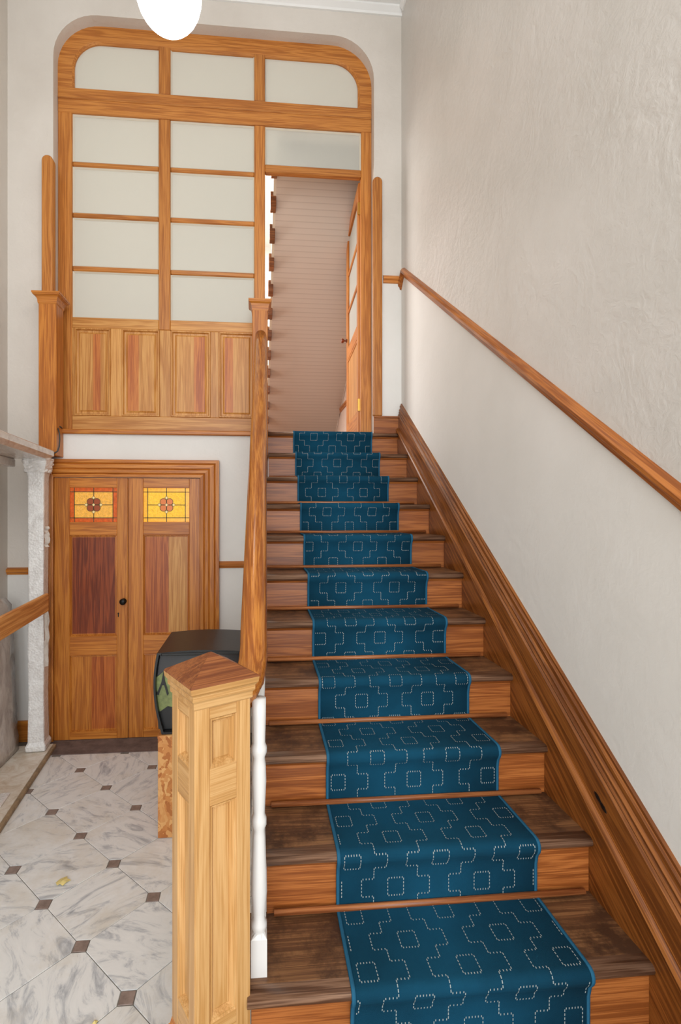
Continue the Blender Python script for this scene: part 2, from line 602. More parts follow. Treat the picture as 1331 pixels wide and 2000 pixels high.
# ------------------------------------------------------------------ shared dimensions (metres)
XL, XR = -1.782, 1.127            # side walls
YB, YS = 3.815, 3.90              # back wall face, glazed screen face
ZC = 5.53                         # ceiling
RISE, Z0 = 0.185, 0.2262
YK = {k: 1.2917 + 0.2556 * (k - 1) for k in range(0, 9)}
for k in (9, 10, 11):
    YK[k] = 3.081 + 0.2335 * (k - 8)
ZK = {k: Z0 + RISE * k for k in range(0, 12)}
ST_L, ST_R = 0.033, 1.0943        # stair left and right ends

# ------------------------------------------------------------------ floor
floor = box('floor', XL - 0.1, XR + 0.1, -2.3, YB + 0.12, -0.12, -0.003, 'grout', bev=0)
struct(floor, 'white marble floor laid diagonally with small brown stone insets', 'floor')


def clip(poly, a, b, c):
    """keep a*x+b*y<=c"""
    out = []
    for i in range(len(poly)):
        p, q = poly[i], poly[(i + 1) % len(poly)]
        dp, dq = a * p[0] + b * p[1] - c, a * q[0] + b * q[1] - c
        if dp <= 0:
            out.append(p)
        if dp * dq < 0:
            t = dp / (dp - dq)
            out.append((p[0] + (q[0] - p[0]) * t, p[1] + (q[1] - p[1]) * t))
    return out


def slab(name, poly, z0, z1, mat, parent, inset=0.0016):
    cx = sum(p[0] for p in poly) / len(poly)
    cy = sum(p[1] for p in poly) / len(poly)
    n = len(poly)
    top = []
    for p in poly:
        d = math.hypot(p[0] - cx, p[1] - cy) or 1
        k = max(0.0, (d - 0.0015) / d)
        top.append((cx + (p[0] - cx) * k, cy + (p[1] - cy) * k))
    V = [(p[0], p[1], z0) for p in poly] + [(p[0], p[1], z1 - 0.0012) for p in poly] + [(p[0], p[1], z1) for p in top]
    F = [tuple(range(n - 1, -1, -1)), tuple(range(2 * n, 3 * n))]
    for r in (0, n):
        F += [(r + i, r + (i + 1) % n, r + n + (i + 1) % n, r + n + i) for i in range(n)]
    return mesh(name, V, F, mat, parent)


LO = Vector((-1.3472, 3.1274))
LS, LA = 0.3209, -0.7827
LU = Vector((math.cos(LA), math.sin(LA))) * LS
LV = Vector((-math.sin(LA), math.cos(LA))) * LS
IA = 0.0262 * math.sqrt(2)
for i in range(-12, 26):
    for j in range(-16, 14):
        c = LO + LU * i + LV * j
        e, g = LU.normalized(), LV.normalized()
        # inset stone
        if XL + 0.02 < c.x < XR and -1.0 < c.y < 3.55 and not (c.x > 0.0 and c.y > 0.98):
            q = IA - 0.002
            rj = 1.0 + random.uniform(-0.08, 0.08)
            pts = [tuple(c + e * q * rj), tuple(c + g * q), tuple(c - e * q * rj), tuple(c - g * q)]
            slab('inset_tile', pts, -0.02, 0.0, 'inset', floor)
        # marble tile
        m_ = c + (LU + LV) * 0.5
        if m_.x < XL - 0.25 or m_.x > XR + 0.25 or m_.y > 3.85 or m_.y < -1.0:
            continue
        cor = [c, c + LU, c + LU + LV, c + LV]
        dirs = [(e, g), (-e, g), (-e, -g), (e, -g)]
        gp = 0.0014
        poly = []
        for p, (d1, d2) in zip(cor, dirs):
            base = p + (d1 + d2) * gp
            s1, s2 = base + d1 * IA, base + d2 * IA
            poly.append((s1, s2))
        # order round the tile: corner0: g then e ; corner1: from e-side ...
        seq = [poly[0][0], poly[1][0], poly[1][1], poly[2][1], poly[2][0], poly[3][0], poly[3][1], poly[0][1]]
        pts = [tuple(v) for v in seq]
        pts = clip(pts, -1, 0, -(XL + 0.004))
        pts = clip(pts, 1, 0, XR - 0.004) if pts else pts
        pts = clip(pts, 0, 1, 3.572) if pts else pts
        if pts and m_.y > 0.95:
            pts = clip(pts, 1, 0, 0.01)
        if len(pts) < 3:
            continue
        ar = abs(sum(pts[k][0] * pts[(k + 1) % len(pts)][1] - pts[(k + 1) % len(pts)][0] * pts[k][1] for k in range(len(pts)))) / 2
        if ar < 0.0008:
            continue
        slab('tile', pts, -0.02, random.uniform(-0.0008, 0.0006), 'marble', floor)
box('threshold_stone', -1.6, -0.05, 3.575, YB + 0.02, -0.02, 0.0015, 'threshold', floor, 0.002)

# ------------------------------------------------------------------ walls, ceiling
struct(box('wall_left', XL - 0.12, XL, -2.3, YB + 0.15, -0.1, ZC, 'wall_bk', bev=0), 'plain plaster side wall left of the stone surround', 'wall')


def dado_z(y):
    return 1.7332 + 0.7122 * (y - 1.2427)


ylo = (0.0 - dado_z(0)) / 0.7122
yend = YB
V, F, fm = [], [], []
for x in (XR, XR + 0.12):
    V += [(x, -2.3, -0.1), (x, YB + 0.15, -0.1), (x, YB + 0.15, dado_z(YB + 0.15) - 0.035), (x, -1.0, dado_z(-1.0) - 0.035), (x, -2.3, dado_z(-1.0) - 0.035),
          (x, YB + 0.15, ZC), (x, -2.3, ZC)]
F = [(0, 1, 2, 3, 4), (4, 3, 2, 5, 6), (7, 8, 9, 10, 11), (11, 10, 9, 12, 13), (0, 1, 8, 7), (1, 5, 12, 8), (5, 6, 13, 12), (6, 0, 7, 13)]
o = mesh('wall_right', V, F, None, mats=['wall_lo', 'wall_up'], fm=[0, 1, 0, 1, 0, 1, 1, 1])
struct(o, 'plaster side wall of the stairs, white below the rail and grey above', 'wall')

# back wall with a round-cornered opening for the screen
OPL, OPR, OPT, OPB, ORAD = -1.4644, 0.9117, 5.300, 2.235, 0.315
YB2 = YB + 0.15


def polys_to_mesh(name, polys, y0, y1, mats, ids, parent=None):
    V, F, fm = [], [], []
    for pts, mi in zip(polys, ids):
        n = len(pts)
        k = len(V)
        V += [(p[0], y0, p[1]) for p in pts] + [(p[0], y1, p[1]) for p in pts]
        F.append(tuple(range(k, k + n)))
        F.append(tuple(range(k + 2 * n - 1, k + n - 1, -1)))
        F += [(k + i, k + (i + 1) % n, k + n + (i + 1) % n, k + n + i) for i in range(n)]
        fm += [mi] * (n + 2)
    return mesh(name, V, F, None, parent, mats=mats, fm=fm)


top = [(OPL, ZC), (OPL, OPT - ORAD)] + arc(OPL + ORAD, OPT - ORAD, ORAD, 180, 90)[1:] + arc(OPR - ORAD, OPT - ORAD, ORAD, 90, 0) + [(OPR, ZC)]
polys = [[(XL, 1.235), (OPL, 1.235), (OPL, ZC), (XL, ZC)], [(XL, -0.1), (OPL, -0.1), (OPL, 1.235), (XL, 1.235)],
         [(OPR, 3.46), (XR, 3.46), (XR, ZC), (OPR, ZC)], [(OPR, ZK[11]), (XR, ZK[11]), (XR, 3.46), (OPR, 3.46)],
         [(OPL, 1.25), (0.036, 1.25), (0.036, OPB), (OPL, OPB)], [(OPL, -0.1), (0.036, -0.1), (0.036, 1.25), (OPL, 1.25)], top]
wb = polys_to_mesh('wall_back', polys, YB, YB2, ['wall_bk', 'wall_lo'], [0, 1, 0, 1, 1, 1, 0])
struct(wb, 'plaster end wall with a tall round-cornered opening above a cupboard door', 'wall')

struct(box('ceiling', XL - 0.1, XR + 0.1, -2.3, YB2, ZC, ZC + 0.12, 'ceil', bev=0), 'white painted ceiling high over the stairs', 'ceiling')
cor = [(0, 0), (0, -0.05), (-0.014, -0.05), (-0.02, -0.036), (-0.05, -0.014), (-0.05, 0)]
struct(prism('trim_1', [(YB + p[0], ZC + p[1]) for p in cor], 'x', XL, XR, 'ceil'), 'white cornice moulding along the top of the end wall', 'cornice')
struct(prism('trim_2', [(XR + p[0] * 0.6, ZC + p[1]) for p in cor], 'y', -2.3, YB - 0.05, 'ceil'), 'white cornice moulding along the top of the stair wall', 'cornice')

# dado rails
dp = [(0, 0), (-0.012, 0.004), (-0.016, 0.02), (-0.026, 0.03), (-0.028, 0.046), (-0.018, 0.06), (-0.006, 0.066), (0, 0.07)]


def slope_strip(name, prof, y0, y1, zf, x, mat, parent=None, n=2):
    """Moulding on a side wall: prof (dx, dz) carried along z = zf(y)."""
    V, F = [], []
    ys = [y0 + (y1 - y0) * i / (n - 1) for i in range(n)]
    m_ = len(prof)
    for y in ys:
        V += [(x + a, y, zf(y) + b) for a, b in prof]
    for i in range(n - 1):
        F += [(i * m_ + j, i * m_ + (j + 1) % m_, (i + 1) * m_ + (j + 1) % m_, (i + 1) * m_ + j) for j in range(m_)]
    F += [tuple(range(m_ - 1, -1, -1)), tuple(range((n - 1) * m_, n * m_))]
    return mesh(name, V, F, mat, parent)


o = slope_strip('trim_3', dp, -0.6, 3.745, lambda y: dado_z(y) - 0.07, XR, 'dado')
struct(o, 'brown moulded dado rail running down the stair wall', 'dado rail')
slope_strip('return_piece', dp, 3.745, YB, lambda y: dado_z(3.745) - 0.07 - (y - 3.745) * 1.05, XR, 'dado', o)
o = prism('trim_4', [(YB + a, 3.42 + b * 0.9) for a, b in dp], 'x', 0.982, XR - 0.024, 'door_x')
struct(o, 'short level dado rail beside the top of the glazed opening', 'dado rail')
o = prism('trim_5', [(YB + a, 1.205 + b * 0.75) for a, b in dp], 'x', XL, -1.482, 'door_x')
struct(o, 'short brown dado rail behind the wrapped stone column', 'dado rail')
o = prism('trim_6', [(YB + a, 1.238 + b * 0.75) for a, b in dp], 'x', -0.266, -0.022, 'door_x')
struct(o, 'short brown dado rail between cupboard casing and handrail', 'dado rail')
struct(box('baseboard_back', XL, -1.485, YB - 0.02, YB, 0.0, 0.15, 'door_x'), 'dark wood skirting behind the wrapped column', 'skirting')
o = box('baseboard_landing', 0.9077, XR, YB - 0.02, YB, ZK[11], ZK[11] + 0.118, 'riser')
struct(o, 'wooden skirting at the stair head beside the right guard strip', 'skirting')
box('skirting_cap', 0.9077, XR, YB - 0.027, YB, ZK[11] + 0.118, ZK[11] + 0.133, 'riser', o)

# inner hall beyond the screen
struct(box('floor_landing', XL, XR, YB + 0.02, 9.4, ZK[11] - 0.15, ZK[11], 'landing', bev=0), 'landing floor of the inner hall beyond the open glazed door', 'floor')
struct(box('wall_inner_left', XL - 0.1, XL, YB2, 9.5, 2.1, 6.6, 'ceil', bev=0), 'white wall of the inner hall behind the frosted panes', 'wall')
struct(box('wall_inner_right', XR, XR + 0.1, YB2, 9.5, 2.1, 6.6, 'tan_wall', bev=0), 'beige side wall of the inner hall behind the open door', 'wall')
struct(box('wall_inner_back', XL, XR, 9.4, 9.5, 2.1, 6.6, 'ceil', bev=0), 'white end wall of the inner hall', 'wall')
struct(box('ceiling_inner', XL, XR, YB2, 9.5, 6.6, 6.7, 'ceil', bev=0), 'white ceiling of the inner hall', 'ceiling')
struct(box('wall_inner_head', XL, XR, YB2 - 0.1, YB2, ZC + 0.1, 6.6, 'ceil', bev=0), 'white wall over the opening on the inner hall side', 'wall')
struct(prism('trim_7', [(XR + a, 2.97 + b) for a, b in dp], 'y', 4.9, 8.4, 'dado'), 'brown dado rail on the inner hall side wall', 'dado rail')


def soff(y):
    return 4.44 - 0.6 * (y - 4.15)


uf = root('upper_flight', (0.65, 7.4, ZK[11]), 'underside of an upper stair flight seen through the open glazed door', 'staircase')
prism('soffit', [(4.0, soff(4.0)), (7.75, soff(7.75)), (7.75, soff(7.75) + 0.06), (4.0, soff(4.0) + 0.06)], 'x', 0.178, XR - 0.012, 'soffit', uf)
for i in range(15):
    y = 4.06 + 0.238 * i
    box('tread_end', 0.13, 0.18, y, y + 0.115, soff(y + 0.06) - 0.045, soff(y + 0.06) + 0.075, 'tread_end', uf, 0.004)
prism('string', [(4.0, soff(4.0)), (7.75, soff(7.75)), (7.75, soff(7.75) + 0.22), (4.0, soff(4.0) + 0.22)], 'x', 0.155, 0.178, 'putty', uf)

# ------------------------------------------------------------------ glazed screen
gs = root('glazed_screen', (-0.28, YS + 0.02, OPB), 'pine screen with frosted panes filling the round-cornered opening', 'glazed screen')
SF, SB = YS, YS + 0.05            # front and back of the framing
oL, oR, oT = OPL, OPR, OPT
gL, gR, gT = -1.361, 0.818, 5.188
TJ = 4.745


def outline(l, r, t, rad, z0, n=12):
    return [(l, z0)] + arc(l + rad, t - rad, rad, 180, 90, n) + arc(r - rad, t - rad, rad, 90, 0, n) + [(r, z0)]


oo = outline(oL, oR, oT, 0.31, TJ + 0.002)
ii = outline(gL, gR, gT, 0.215, TJ + 0.002)
V, F = [], []
n = len(oo)
for y in (SF, SB):
    V += [(p[0], y, p[1]) for p in oo] + [(p[0], y, p[1]) for p in ii]
for i in range(n - 1):
    F += [(i, i + 1, n + i + 1, n + i), (2 * n + i, 3 * n + i, 3 * n + i + 1, 2 * n + i + 1),
          (i, 2 * n + i, 2 * n + i + 1, i + 1), (n + i, n + i + 1, 3 * n + i + 1, 3 * n + i)]
F += [(0, n, 3 * n, 2 * n), (n - 1, 3 * n - 1, 4 * n - 1, 2 * n - 1)]
mesh('arched_head', V, F, 'frame_x', gs)
# ovolo bead inside the arched head
i2 = outline(gL + 0.012, gR - 0.012, gT - 0.012, 0.203, TJ + 0.07)
V, F = [], []
for pts, y in ((ii, SF), (i2, SF + 0.014), (i2, SB - 0.01), (ii, SB - 0.01)):
    V += [(p[0], y, max(p[1], TJ + 0.07)) for p in pts]
for q in range(3):
    F += [(q * n + i, q * n + i + 1, (q + 1) * n + i + 1, (q + 1) * n + i) for i in range(n - 1)]
mesh('head_bead', V, F, 'frame_x', gs)
M1, M2 = (-0.7283, -0.6408), (-0.0062, 0.0764)
box('stile', oL, gL, SF, SB, OPB + 0.03, TJ - 0.002, 'frame_z', gs, 0.004)
box('stile', 0.8299, oR, SF, SB, ZK[11], TJ - 0.002, 'frame_z', gs, 0.004)
for a, b in (M1, M2):
    box('mullion', a, b, SF - 0.002, SB, 4.826, gT, 'frame_z', gs, 0.006)
box('mullion', M1[0], M1[1], SF - 0.002, SB, 3.036, 4.638, 'frame_z', gs, 0.006)
box('mullion', M2[0], M2[1], SF - 0.002, SB, ZK[11], 4.638, 'frame_z', gs, 0.006)
box('transom', oL + 0.001, oR - 0.001, SF - 0.004, SB, TJ, 4.826, 'frame_x', gs, 0.005)
box('transom', oL + 0.001, oR - 0.001, SF - 0.006, SB, 4.638, TJ - 0.003, 'frame_x', gs, 0.005)
box('transom_joint', oL + 0.002, oR - 0.002, SF - 0.013, SF, TJ - 0.008, TJ + 0.004, 'frame_x', gs, 0.004)
box('door_head', M2[1], 0.8299, SF - 0.002, SB, 4.284, 4.342, 'frame_x', gs, 0.006)
BARS = [4.245, 3.863, 3.464]
for a, b in ((gL, M1[0]), (M1[1], M2[0])):
    for z in BARS:
        box('glazing_bar', a, b, SF + 0.006, SB - 0.006, z, z + 0.038, 'frame_x', gs, 0.007)
    box('rail', a, b, SF, SB, 3.036, 3.115, 'panel_x', gs, 0.004)
box('rail', gL, M2[0], SF, SB, 2.262, 2.38, 'panel_x', gs, 0.003)
box('ledge', -1.44, -0.02, YB - 0.03, SF + 0.01, 2.228, 2.262, 'door_x', gs, 0.006)
PX = [(-1.346, -1.0825), (-1.0, -0.7207), (-0.637, -0.3413), (-0.2754, -0.0062)]
for a, b in ((gL, -1.346), (-1.0825, -1.0), (-0.7207, -0.637), (-0.3413, -0.2754)):
    box('stile', a, b, SF + 0.001, SB, 2.38, 3.036, 'panel_z', gs, 0.002)
RG = [(0, -0.002), (0.003, 0.006), (0.011, 0.006), (0.017, -0.011), (0.030, -0.012), (0.042, -0.004)]
BD = [[(0.52, 'panel_z'), (0.3, 'panel_red'), (0.18, 'panel_z')], [(0.42, 'panel_red'), (0.58, 'panel_z')], [(0.62, 'panel_z'), (0.38, 'panel_red')], [(0.35, 'panel_red'), (0.65, 'panel_z')]]
for (a, b), bd in zip(PX, BD):
    panel('panel', a, b, 2.38, 3.036, SF, RG, bd, gs, frame_mat='panel_z')
GY = (SF + 0.026, SF + 0.032)


def pane(x0, x1, z0, z1, pts=None):
    pts = pts or [(x0, z0), (x1, z0), (x1, z1), (x0, z1)]
    prism('pane', pts, 'y', GY[0], GY[1], 'glass', gs)


def putty(x0, x1, z0, z1):
    t = 0.010
    V = []
    for (a, b, c, d) in ((x0, x1, z0, z1), (x0 + t, x1 - t, z0 + t, z1 - t)):
        V += [(a, 0, c), (b, 0, c), (b, 0, d), (a, 0, d)]
    V = [(v[0], GY[0] - (0.012 if k < 4 else 0.001), v[2]) for k, v in enumerate(V)]
    mesh('glazing_putty', V, [(j, (j + 1) % 4, 4 + (j + 1) % 4, 4 + j) for j in range(4)], 'putty', gs)


c1 = [(gL, 4.826), (M1[0], 4.826), (M1[0], gT)] + arc(gL + 0.215, gT - 0.215, 0.215, 90, 180)
pane(0, 0, 0, 0, c1)
pane(M1[1], M2[0], 4.826, gT)
c3 = [(M2[1], gT), (M2[1], 4.826), (gR, 4.826)] + arc(gR - 0.215, gT - 0.215, 0.215, 0, 90)
pane(0, 0, 0, 0, c3)
putty(M1[1], M2[0], 4.826, gT)
rows = [(4.283, 4.638), (3.901, 4.245), (3.502, 3.863), (3.115, 3.464)]
for a, b in ((gL, M1[0]), (M1[1], M2[0])):
    for z0, z1 in rows:
        pane(a, b, z0, z1)
        putty(a, b, z0, z1)
pane(M2[1], 0.8299, 4.342, 4.638)
putty(M2[1], 0.8299, 4.342, 4.638)
# left end post with its cap and the rounded guard strips
ps = box('end_post', -1.5126, -1.3918, 3.68, YB, 2.055, 3.15, 'door_z', gs, 0.004)
PCAP = [(0, 0.0), (0.004, 0.008), (0.006, 0.03), (0.014, 0.048), (0.03, 0.058), (0.03, 0.064), (0.034, 0.066), (0.034, 0.078)]
loft('post_cap', -1.4522, 3.745, 0.0604, 0.066, [(a, 3.118 + b) for a, b in PCAP], 'door_x', ps)


def strip(name, x0, x1, y0, z0, z1, par):
    r = (x1 - x0) / 2
    pts = [(x0, z0), (x1, z0)] + arc((x0 + x1) / 2, z1 - r, r, 0, 180, 10)
    ob = prism(name, pts, 'y', y0, YB, 'frame_z', par)
    md = ob.modifiers.new('b', 'BEVEL')
    md.width = 0.012
    md.segments = 3
    md.limit_method = 'ANGLE'
    md.angle_limit = math.radians(60)
    return ob


strip('guard_strip', -1.522, -1.444, 3.748, 3.15, 4.215, gs)
strip('guard_strip', 0.897, 0.971, 3.782, ZK[11] + 0.13, 4.222, gs)

# ------------------------------------------------------------------ open glazed door on the landing
d3 = root('door_3', (0.83, SB, ZK[11]), 'open pine glazed door with small knob at the stair head', 'door')
d3['kind'] = 'structure'
Rz = Matrix.Translation((0.838, SB + 0.004, 0)) @ Matrix.Rotation(math.radians(87), 4, 'Z')
W, T = 0.74, 0.04
zb, zt = ZK[11] + 0.012, 4.278
box('stile', 0.0, 0.085, -T / 2, T / 2, zb, zt, 'door_z', d3, 0.003, Rz)
box('stile', W - 0.085, W, -T / 2, T / 2, zb, zt, 'door_z', d3, 0.003, Rz)
for a, b in ((zb, zb + 0.2), (3.06, 3.17), (zt - 0.09, zt)):
    box('rail', 0.085, W - 0.085, -T / 2, T / 2, a, b, 'door_x', d3, 0.003, Rz)
gh = (zt - 0.09 - 3.17) / 3
for i in range(3):
    z0 = 3.17 + gh * i
    box('pane', 0.085, W - 0.085, -0.003, 0.003, z0 + 0.012, z0 + gh - 0.012, 'glass', d3, 0, Rz)
    if i:
        box('glazing_bar', 0.085, W - 0.085, -T / 2 + 0.005, T / 2 - 0.005, z0 - 0.016, z0 + 0.016, 'door_x', d3, 0.005, Rz)
box('panel', 0.085, W - 0.085, -0.011, 0.011, zb + 0.2, 3.06, 'panel_z', d3, 0.002, Rz)
box('panel_moulding', 0.085, W - 0.085, -0.017, 0.017, 3.04, 3.062, 'door_x', d3, 0.004, Rz)
kp = [(0.004, 0), (0.018, 0.001), (0.018, 0.005), (0.007, 0.009), (0.007, 0.026), (0.018, 0.032), (0.022, 0.042), (0.018, 0.052), (0.005, 0.057)]
lathe('knob', kp, 'dark_red', d3, seg=14, X=Rz @ Matrix.Translation((W - 0.045, T / 2, 3.255)) @ Matrix.Rotation(-math.pi / 2, 4, 'X'))
lathe('knob', kp, 'brass', d3, seg=14, X=Rz @ Matrix.Translation((W - 0.045, -T / 2, 3.255)) @ Matrix.Rotation(math.pi / 2, 4, 'X'))
for z in (4.02, 2.46):
    box('hinge', -0.006, 0.004, -0.012, 0.026, z, z + 0.1, 'brass', d3, 0.002, Rz)

# ------------------------------------------------------------------ cupboard doors below the screen
CF, DF = 3.768, 3.792             # casing front, door face
cs = root('trim_8', (-0.874, YB, 0), 'moulded pine casing round the pair of cupboard doors', 'door casing')
cs['kind'] = 'structure'


def casing(name, pts, mat):
    """Mitred casing member: pts = inner and outer edges, stepped mouldings between."""
    V, F = [], []
    st = [(0.0, YB), (0.0, CF + 0.012), (0.16, CF + 0.010), (0.2, CF + 0.018), (0.26, CF + 0.006), (0.42, CF + 0.004), (0.47, CF + 0.012), (0.52, CF + 0.002),
          (0.72, CF), (0.76, CF + 0.008), (0.82, CF - 0.006), (1.0, CF - 0.008), (1.0, YB)]
    a, b, c, d = pts            # inner start, inner end, outer end, outer start
    for t, y in st:
        V.append((a[0] + (d[0] - a[0]) * t, y, a[1] + (d[1] - a[1]) * t))
        V.append((b[0] + (c[0] - b[0]) * t, y, b[1] + (c[1] - b[1]) * t))
    k = len(st)
    F = [(2 * i, 2 * i + 1, 2 * i + 3, 2 * i + 2) for i in range(k - 1)]
    F += [tuple(2 * i for i in range(k)), tuple(2 * i + 1 for i in range(k - 1, -1, -1))]
    return mesh(name, V, F, mat, cs)


CIL, CIR, CIT = -1.452, -0.405, 1.912
COL_, COR, COT = -1.482, -0.266, 2.04
casing('casing_head', [(CIL, CIT), (CIR, CIT), (COR, COT), (COL_, COT)], 'door_x')
casing('casing_side', [(CIL, 0.002), (CIL, CIT), (COL_, COT), (COL_, 0.002)], 'door_z')
casing('casing_side', [(CIR, 0.002), (CIR, CIT), (COR, COT), (COR, 0.002)], 'door_z')
SPL = -0.928


def leaf(name, x0, x1, sl, sr, label, glassmats, up_boards, lo_boards):
    r = root(name, ((x0 + x1) / 2, DF, 0), label, 'door')
    r['kind'] = 'structure'
    y0, y1 = DF, YB
    xa, xb = x0 + sl, x1 - sr
    zt, z6, z5, z4, z3, z2, z1, zb = 1.908, 1.836, 1.586, 1.49, 0.755, 0.615, 0.06, 0.004
    box('stile', x0, xa, y0, y1, zb, zt, 'door_z', r, 0.0025)
    box('stile', xb, x1, y0, y1, zb, zt, 'door_z', r, 0.0025)
    for a, b in ((z6, zt), (z4, z5), (z2, z3), (zb, z1)):
        box('rail', xa, xb, y0 + 0.001, y1, a, b, 'door_x', r, 0.002)
    rg = [(0, -0.001), (0.003, -0.006), (0.007, -0.005), (0.011, -0.012), (0.016, -0.012)]
    panel('panel', xa, xb, z3, z4, y0, rg, up_boards, r, frame_mat='door_z')
    panel('panel', xa, xb, z1, z2, y0, rg, lo_boards, r, frame_mat='door_z')
    # leaded light
    bg, bord, bord2, pet = glassmats
    yg = y0 + 0.010
    g = box('stained_glass', xa, xb, yg + 0.002, yg + 0.008, z5, z6, bord2, r, 0)
    bw = 0.030
    cx, cz = (xa + xb) / 2, (z5 + z6) / 2
    L_, R_, B_, T_ = xa + bw, xb - bw, z5 + bw, z6 - bw

    def piece(a, b, c, d, m_, nm='glass_piece'):
        box(nm, a + 0.002, b - 0.002, yg, yg + 0.004, c + 0.002, d - 0.002, m_, g, 0)
    for a, b in ((xa, L_), (R_, xb)):
        for c, d in ((z5, B_), (B_, T_), (T_, z6)):
            piece(a, b, c, d, bord)
    for a, b in ((L_, cx), (cx, R_)):
        piece(a, b, z5, B_, bord2)
        piece(a, b, T_, z6, bord2)
        for c, d in ((B_, cz), (cz, T_)):
            piece(a, b, c, d, bg)
    rp = 0.0235
    for sx in (-1, 1):
        for sz in (-1, 1):
            prism('petal', arc(cx + sx * 0.0225, cz + sz * 0.0225, rp, 0, 345, 14), 'y', yg - 0.003, yg + 0.001, pet, g)
    for dx, dz in ((0, 0), (0.052, 0), (-0.052, 0), (0, 0.052), (0, -0.052)):
        q = 0.0115
        prism('jewel', [(cx + dx - q, cz + dz), (cx + dx, cz + dz - q), (cx + dx + q, cz + dz), (cx + dx, cz + dz + q)], 'y', yg - 0.004, yg, 'clear', g)
    # lead lines
    V, F = [], []

    def bar(a, b, c, d, yy=yg - 0.002):
        k = len(V)
        for y in (yy, yg + 0.004):
            V.extend([(a, y, c), (b, y, c), (b, y, d), (a, y, d)])
        F.extend([tuple(k + i for i in f) for f in [(0, 1, 2, 3), (0, 4, 5, 1), (1, 5, 6, 2), (2, 6, 7, 3), (3, 7, 4, 0)]])
    w = 0.0026
    for x in (L_, R_):
        bar(x - w, x + w, z5, z6)
    for z in (B_, T_):
        bar(xa, xb, z - w, z + w)
    bar(cx - w, cx + w, z5, cz - 0.05)
    bar(cx - w, cx + w, cz + 0.05, z6)
    bar(xa + bw, cx - 0.05, cz - w, cz + w)
    bar(cx + 0.05, xb - bw, cz - w, cz + w)

    def ring(x, z, r0, r1, yy, nseg=16):
        k = len(V)
        for i in range(nseg):
            t = 2 * math.pi * i / nseg
            for rr in (r0, r1):
                V.append((x + rr * math.cos(t), yy, z + rr * math.sin(t)))
        for i in range(nseg):
            a, b = 2 * i, 2 * ((i + 1) % nseg)
            F.append((k + a, k + b, k + b + 1, k + a + 1))
    for sx in (-1, 1):
        for sz in (-1, 1):
            ring(cx + sx * 0.0225, cz + sz * 0.0225, rp - 0.001, rp + 0.003, yg - 0.0038)
    for dx, dz in ((0, 0), (0.052, 0), (-0.052, 0), (0, 0.052), (0, -0.052)):
        ring(cx + dx, cz + dz, 0.0105, 0.0142, yg - 0.0046, 4)
    mesh('lead_came', V, F, 'lead', g)
    return r


d1 = leaf('door_1', CIL + 0.003, SPL - 0.0015, 0.108, 0.078, 'left cupboard door leaf with dark red panel and dim amber leaded glass', ('gold2', 'orange', 'orange', 'petal'),
          [(1.0, 'dark_red')], [(0.45, 'door_z'), (0.55, 'red_z')])
d2 = leaf('door_2', SPL + 0.0015, CIR - 0.003, 0.108, 0.078, 'right cupboard door leaf with bright yellow leaded glass', ('gold', 'yellow', 'yellow', 'petal2'),
          [(0.55, 'red_z'), (0.45, 'panel_z')], [(1.0, 'door_z')])
lathe('knob', [(0.004, 0), (0.02, 0.001), (0.02, 0.005), (0.008, 0.008), (0.008, 0.022), (0.021, 0.028), (0.024, 0.038), (0.019, 0.047), (0.005, 0.05)], 'iron', d1, seg=14,
      X=Matrix.Translation((-0.957, DF, 1.007)) @ Matrix.Rotation(math.pi / 2, 4, 'X'))
prism('keyhole', [(-0.9965 + p[0], 0.905 + p[1]) for p in arc(0, 0.012, 0.006, -50, 230, 8) + [(-0.003, -0.014), (0.003, -0.014)]], 'y', DF - 0.002, DF + 0.002, 'iron', d1)

# ------------------------------------------------------------------ staircase
sc = root('staircase', (0.56, 1.04, 0), 'varnished wooden staircase with dark worn treads, panelled newel and handrail', 'staircase')
TH = 0.03


def tread_mesh(k, xl, xr):
    y0, z1 = YK[k], ZK[k]
    y1 = YK[k + 1] + 0.03 if k < 11 else YS + 0.02
    r = TH / 2
    prof = [(y0 + r + r * math.cos(math.radians(a)), z1 - r + r * math.sin(math.radians(a))) for a in range(90, 271, 20)]
    nn = len(prof)
    pts = [(y0 + 0.045, z1)] + prof + [(y1, z1 - TH), (y1, z1)]
    V = [(xl, *p) for p in pts] + [(xr, *p) for p in pts]
    m_ = len(pts)
    F = [tuple(range(m_)), tuple(range(2 * m_ - 1, m_ - 1, -1))] + [(i, (i + 1) % m_, m_ + (i + 1) % m_, m_ + i) for i in range(m_)]
    fm = [0, 0] + [1 if i < nn else 0 for i in range(m_)]
    o = mesh('tread', V, F, None, sc, mats=['tread', 'nosing'], fm=fm)
    for p, f in zip(o.data.polygons, fm):
        p.use_smooth = bool(f)
    return o


for k in range(0, 12):
    xl = {0: -0.30, 1: -0.02, 10: 0.095, 11: 0.095}.get(k, 0.026)
    tread_mesh(k, xl, ST_R)
    zb = ZK[k - 1] if k else 0.0
    box('riser', max(xl, 0.036) if k > 1 else xl + 0.01, ST_R, YK[k] + 0.022, YK[k] + 0.045, zb, ZK[k] - TH, 'riser', sc, 0.001)
    if k:
        q = max(xl, 0.036)
        V, F = [], []
        prism('cover_bead', [(YK[k] + 0.022, ZK[k] - TH - 0.012), (YK[k] + 0.012, ZK[k] - TH), (YK[k] + 0.022, ZK[k] - TH)], 'x', q, ST_R, 'riser', sc)
RODR = 0.0095
for k in range(1, 11):
    pts = arc(0, 0, RODR, 0, 324, 9)
    V, F = [], []
    y, z = YK[k + 1] + 0.006, ZK[k] + 0.014
    prism('stair_rod', [(y + p[0], z + p[1]) for p in pts], 'x', 0.058 if k < 9 else 0.1, 1.068, 'rod', sc, smooth=True)


def bead_z(y):
    return 0.789 + 0.71 * (y - 1.6957)


